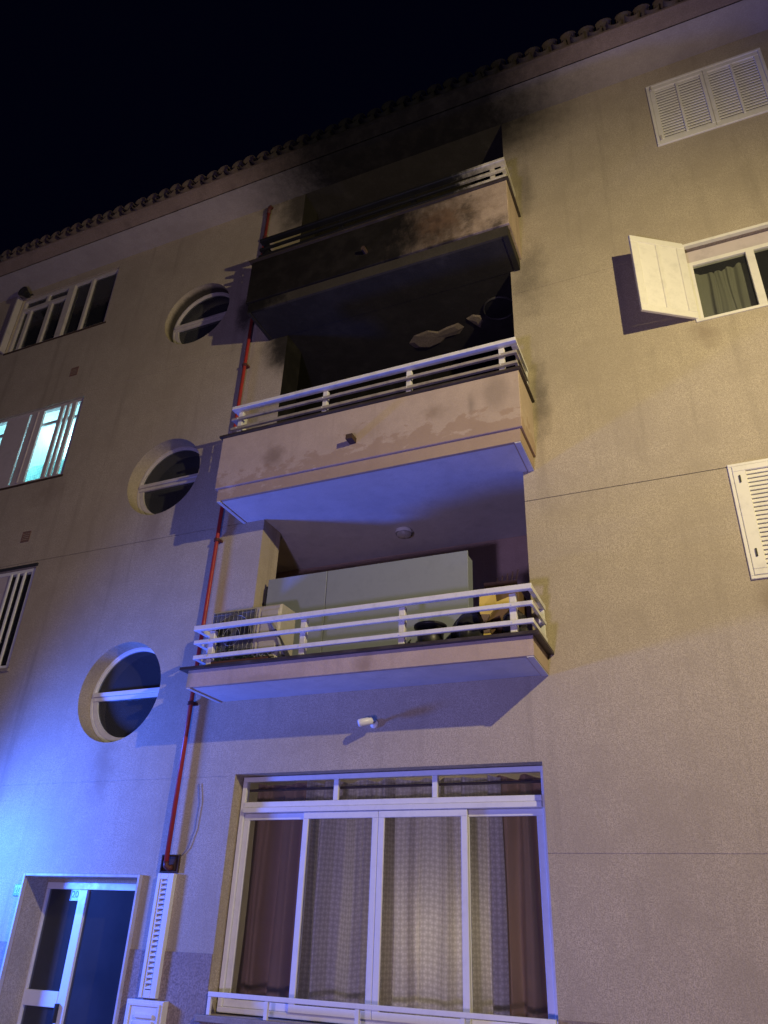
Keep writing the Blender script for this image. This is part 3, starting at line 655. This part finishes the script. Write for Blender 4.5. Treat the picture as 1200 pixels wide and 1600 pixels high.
box('back_plate', M_hole, cc, a+.057, b_-.066, -.006, -.002, 1.861, 2.754)
sl = MB(); sl.add([(a+.058, -.050, 1.868), (b_-.067, -.050, 1.868), (b_-.067, -.018, 1.898), (a+.058, -.018, 1.898), (a+.058, -.050, 1.876), (b_-.067, -.050, 1.876), (b_-.067, -.018, 1.906), (a+.058, -.018, 1.906)], [(0, 1, 2, 3), (7, 6, 5, 4), (0, 4, 5, 1), (2, 6, 7, 3), (0, 3, 7, 4), (1, 5, 6, 2)])
so = sl.build('slat', M_white, cc); copies(so, [(0, 0, .0425*i) for i in range(1, 21)], cc)
mbx = thing('meter_box', 'white meter box with louvred lid at the foot of the slotted cover', 'meter box', (1.47, 0, 1.2))
box('casing', M_shutter, mbx, 1.275, 1.675, -.085, -.001, 1.20, 1.785, bev=.006)
f = MB(); frame(f, 1.305, 1.645, 1.22, 1.762, -.094, -.0855, .020, .002); f.build('lid_edge', M_shutter, mbx)
so = box('slat', M_shutter, mbx, 1.385, 1.585, -.102, -.0858, 1.655, 1.685, bev=.003); copies(so, [(0, 0, -.05*i) for i in range(1, 8)], mbx)
ca = MB(); ca.tube([(1.66, -.012, 3.62), (1.70, -.012, 3.45), (1.69, -.012, 3.20), (1.64, -.012, 3.03), (1.55, -.014, 2.93)], .0035, 5)
tag(ca.build('cable', M_cable, None, True), 'thin grey cable looping down to the rusty pipe box', 'cable')
cl = thing('wall_camera', 'small white wall mounted camera under the lowest balcony', 'camera', (3.53, -.1, 4.05))
MB().lathe((3.56, 0, 4.10), [(.04, -.001), (.04, -.02), (.02, -.03)], 12, 'y', False, True).build('mount', M_white, cl)
MB().tube([(3.56, -.02, 4.10), (3.55, -.07, 4.12)], .014, 8).build('arm', M_white, cl)
m_ = MB(); m_.tube([(3.585, -.10, 4.115), (3.575, -.105, 4.112), (3.50, -.145, 4.09), (3.47, -.16, 4.08), (3.462, -.164, 4.077)], [.02, .036, .036, .036, .026], 12); m_.build('housing', M_white, cl, True)
# ceiling lamps
lp = thing('ceiling_lamp', 'round white bulkhead lamp on the lowest balcony ceiling', 'lamp', (3.47, .81, 6.48))
MB().lathe((3.47, .81, 6.569), [(.10, 0), (.105, -.03), (.10, -.045)], 24).build('base', M_white, lp, True)
MB().lathe((3.47, .81, 6.569), [(.092, -.046), (.085, -.07), (.05, -.088), (.001, -.092)], 24).build('lamp_shade', paint('dusty_lamp_glass', (.40, .38, .34), .3, .5, .3), lp, True)
lp = thing('ceiling_lamp', 'scorched round lamp on the blackened middle balcony ceiling', 'lamp', (4.79, .50, 9.36))
MB().lathe((4.82, .52, 9.399), [(.20, 0), (.205, -.02), (.19, -.03), (.185, -.02)], 28).build('rim', paint('scorched_rim', (.045, .042, .04), .5, .4, .5), lp, True)
MB().lathe((4.82, .52, 9.399), [(.184, -.015), (.1, -.03), (.001, -.035)], 28).build('lamp_shade', M_black, lp, True)

# ------------------------------------------------------------------ things on the lowest balcony
LZ = 4.641
ac = thing('air_conditioner', 'cream outdoor air conditioner unit behind the lowest balcony rails', 'air conditioner', (2.16, -.2, LZ))
MB().bbox(1.78, 2.62, -.36, -.04, LZ+.05, LZ+.665, b=.02).build('casing', M_ac, ac)
g = MB(); fx, fz = 2.06, LZ+.36
for r_ in (.10, .235): g.lathe((fx, -.372, fz), [(r_-.003, 0), (r_, -.003), (r_+.003, 0)], 28, 'y')
for i in range(11): g.tube([(1.80+.052*i, -.376, LZ+.08), (1.80+.052*i, -.376, LZ+.63)], .0016, 4)
for i in range(5): g.tube([(1.80, -.379, LZ+.085+.13*i), (2.32, -.379, LZ+.085+.13*i)], .0016, 4)
g.build('fan_grille', M_grille, ac)
box('grille_panel', M_vent2, ac, 1.80, 2.325, -.366, -.3605, LZ+.075, LZ+.64, bev=.003)
fn = MB()
for j in range(3):
    a_ = 2.094*j; fn.add([(fx+r_*math.cos(a_+t_), -.368-dy_, fz+r_*math.sin(a_+t_)) for r_, t_, dy_ in ((.04, -.3, 0), (.04, .5, .002), (.22, .9, .003), (.23, .1, .0))], [(0, 1, 2, 3)])
fn.build('fan', M_black, ac)
box('side_panel', M_ac, ac, 2.40, 2.60, -.372, -.361, LZ+.10, LZ+.60, bev=.004)
box('rib', M_ac, ac, 2.355, 2.375, -.372, -.361, LZ+.08, LZ+.63, bev=.003)
for x in (1.92, 2.50): box('foot', M_black, ac, x-.03, x+.03, -.36, -.05, LZ, LZ+.049)
hs = MB(); hs.tube([(2.52, -.38, LZ+.47), (2.60, -.40, LZ+.36), (2.66, -.37, LZ+.2), (2.68, -.25, LZ+.05)], .016, 8); hs.build('hose', M_grille, ac, True)
cb = thing('cabinet', 'wide blue grey storage cabinet in the lowest balcony recess', 'cabinet', (3.3, .3, LZ))
box('carcass', M_cab, cb, 2.14, 4.44, .142, .36, 4.62, 5.825)
box('side_panel', M_dark, cb, 2.075, 2.10, .135, .36, 4.62, 5.76)  # thin dark strip left of the doors
for (a, b_) in ((2.11, 2.855), (2.863, 4.465)): box('door', M_cab, cb, a, b_, .12, .141, 4.63, 5.835, bev=.003)
for x in (3.86, 3.95, 4.08): MB().tube([(x, .12, 4.80), (x, .095, 4.81), (x, .095, 4.93), (x, .12, 4.94)], .007, 6).build('handle', M_black, cb)
bk = thing('bucket', 'black plastic bucket with a wide rim behind the rails', 'bucket', (4.17, -.15, LZ))
MB().lathe((4.17, -.16, LZ), [(.001, .004), (.105, .004), (.135, .30), (.125, .30), (.10, .02)], 24).build('body', M_black, bk, True)
MB().lathe((4.17, -.16, LZ+.30), [(.13, -.02), (.158, -.012), (.158, .008), (.125, .008)], 24).build('rim', M_black, bk, True)
def bag(x, y, z, rx, ry, h, seed, label, neck=True):
    rnd = random.Random(seed); mb = MB(); N, R_ = 22, 9
    for j in range(R_+1):
        v = j/R_; rr = math.sin(math.pi*min(.98, .12+.80*v))**.55; rr *= 1.0 if v < .75 else 1-.55*(v-.75)/.25
        for i in range(N):
            a_ = 6.283*i/N; k_ = 1+.10*math.sin(5*a_+3*v+seed)+.07*math.sin(9*a_-7*v)+rnd.uniform(-.05, .05)
            mb.v.append(Vector((x+rx*rr*k_*math.cos(a_), y+ry*rr*k_*math.sin(a_), z+h*v)))
    for j in range(R_):
        for i in range(N): mb.f.append((j*N+i, j*N+(i+1) % N, (j+1)*N+(i+1) % N, (j+1)*N+i))
    mb.f.append(tuple(range(R_*N, R_*N+N))); mb.f.append(tuple(range(N))[::-1])
    return tag(mb.build('bin_bag', M_bag, None, True), label, 'bag')
bag(4.55, -.12, LZ, .17, .14, .44, 3, 'big black bin bag standing between the bucket and the yellow cloth')
bag(5.00, -.24, LZ, .11, .12, .36, 5, 'smaller black bin bag at the right end of the lowest balcony')
bag(4.62, .12, LZ, .12, .10, .62, 9, 'tall dark sack behind the big bin bag')
yc = MB(); pts = [(4.70, 5.13), (4.84, 5.17), (4.86, 5.05), (5.00, 5.10), (5.01, 4.98), (4.86, 5.00), (4.80, 4.95), (4.74, 4.86), (4.70, 4.98)]
n = len(pts); yc.add([(x, -.30+.02*math.sin(i*2.1), z) for i, (x, z) in enumerate(pts)]+[(x, -.275+.02*math.sin(i*2.1), z) for i, (x, z) in enumerate(pts)], [tuple(range(n)), tuple(range(n, 2*n))[::-1]]+[(i, n+i, n+(i+1) % n, (i+1) % n) for i in range(n)])
tag(yc.build('cloth', M_yellow, None), 'crumpled bright yellow cloth hanging behind the right rails', 'cloth')
yb = MB(); yb.add([(4.74, -.36, LZ), (4.83, -.36, LZ), (4.83, -.30, LZ), (4.74, -.30, LZ), (4.745, -.345, LZ+.14), (4.80, -.345, LZ+.15), (4.80, -.31, LZ+.15), (4.745, -.31, LZ+.14)], [(0, 1, 5, 4), (2, 3, 7, 6), (1, 2, 6, 5), (3, 0, 4, 7), (4, 5, 6, 7)])
tag(yb.build('paper_bag', M_yellow, None), 'small yellow paper packet on the ledge below the yellow cloth', 'packet')
cdx = thing('cardboard_box', 'brown cardboard box behind the right balcony rails', 'box', (4.86, .0, LZ))
box('body', M_card, cdx, 4.70, 5.02, -.10, .2, LZ, 5.26, bev=.006); MB().add([(4.70, -.10, 5.262), (5.02, -.10, 5.262), (5.03, -.19, 5.30), (4.71, -.19, 5.31)], [(0, 1, 2, 3)]).build('flap', M_card, cdx)
st = MB(); 
for i in range(5): st.tube([(4.78+.04*i, .0, 5.2), (4.80+.05*i, -.02+.01*i, 5.42+.02*i)], .004, 4)
tag(st.build('twigs', M_hole, None), 'thin dry twigs sticking up behind the cardboard box', 'twigs')
kn = MB(); kn.lathe((3.99, -.3, LZ), [(.001, 0), (.06, .01), (.07, .06), (.045, .10), (.001, .11)], 14); tag(kn.build('garden_ornament', M_hole, None, True), 'small dark rounded ornament left of the black bucket', 'ornament')
tr = thing('potted_plant', 'low leafy plant in a dark trough in front of the air conditioner', 'plant', (2.2, -.46, LZ))
box('trough', M_pot, tr, 1.92, 2.62, -.515, -.40, LZ, LZ+.06, bev=.006)
rnd = random.Random(4); pl = MB()
for i in range(170):
    x = rnd.uniform(1.92, 2.62); y = -.46+rnd.uniform(-.06, .05); z = LZ+.05+abs(rnd.gauss(0, .04))+(.05 if abs(x-2.13) < .08 else 0); a_ = rnd.uniform(0, 6.28); L_ = rnd.uniform(.02, .045); ti = rnd.uniform(-.5, .9)
    d1 = Vector((math.cos(a_)*math.cos(ti), math.sin(a_)*math.cos(ti), math.sin(ti))); sd = d1.cross(Vector((0, 0, 1))).normalized()*L_*.35; c0 = Vector((x, y, z))
    pl.add([c0, c0+d1*L_*.5+sd, c0+d1*L_, c0+d1*L_*.5-sd], [(0, 1, 2, 3)])
pl.build('foliage', M_leaf, tr)
for x in (2.0, 2.3, 2.55): MB().tube([(x, -.46, LZ+.05), (x+.02, -.47, LZ+.13)], .004, 5).build('stem', M_leaf, tr)
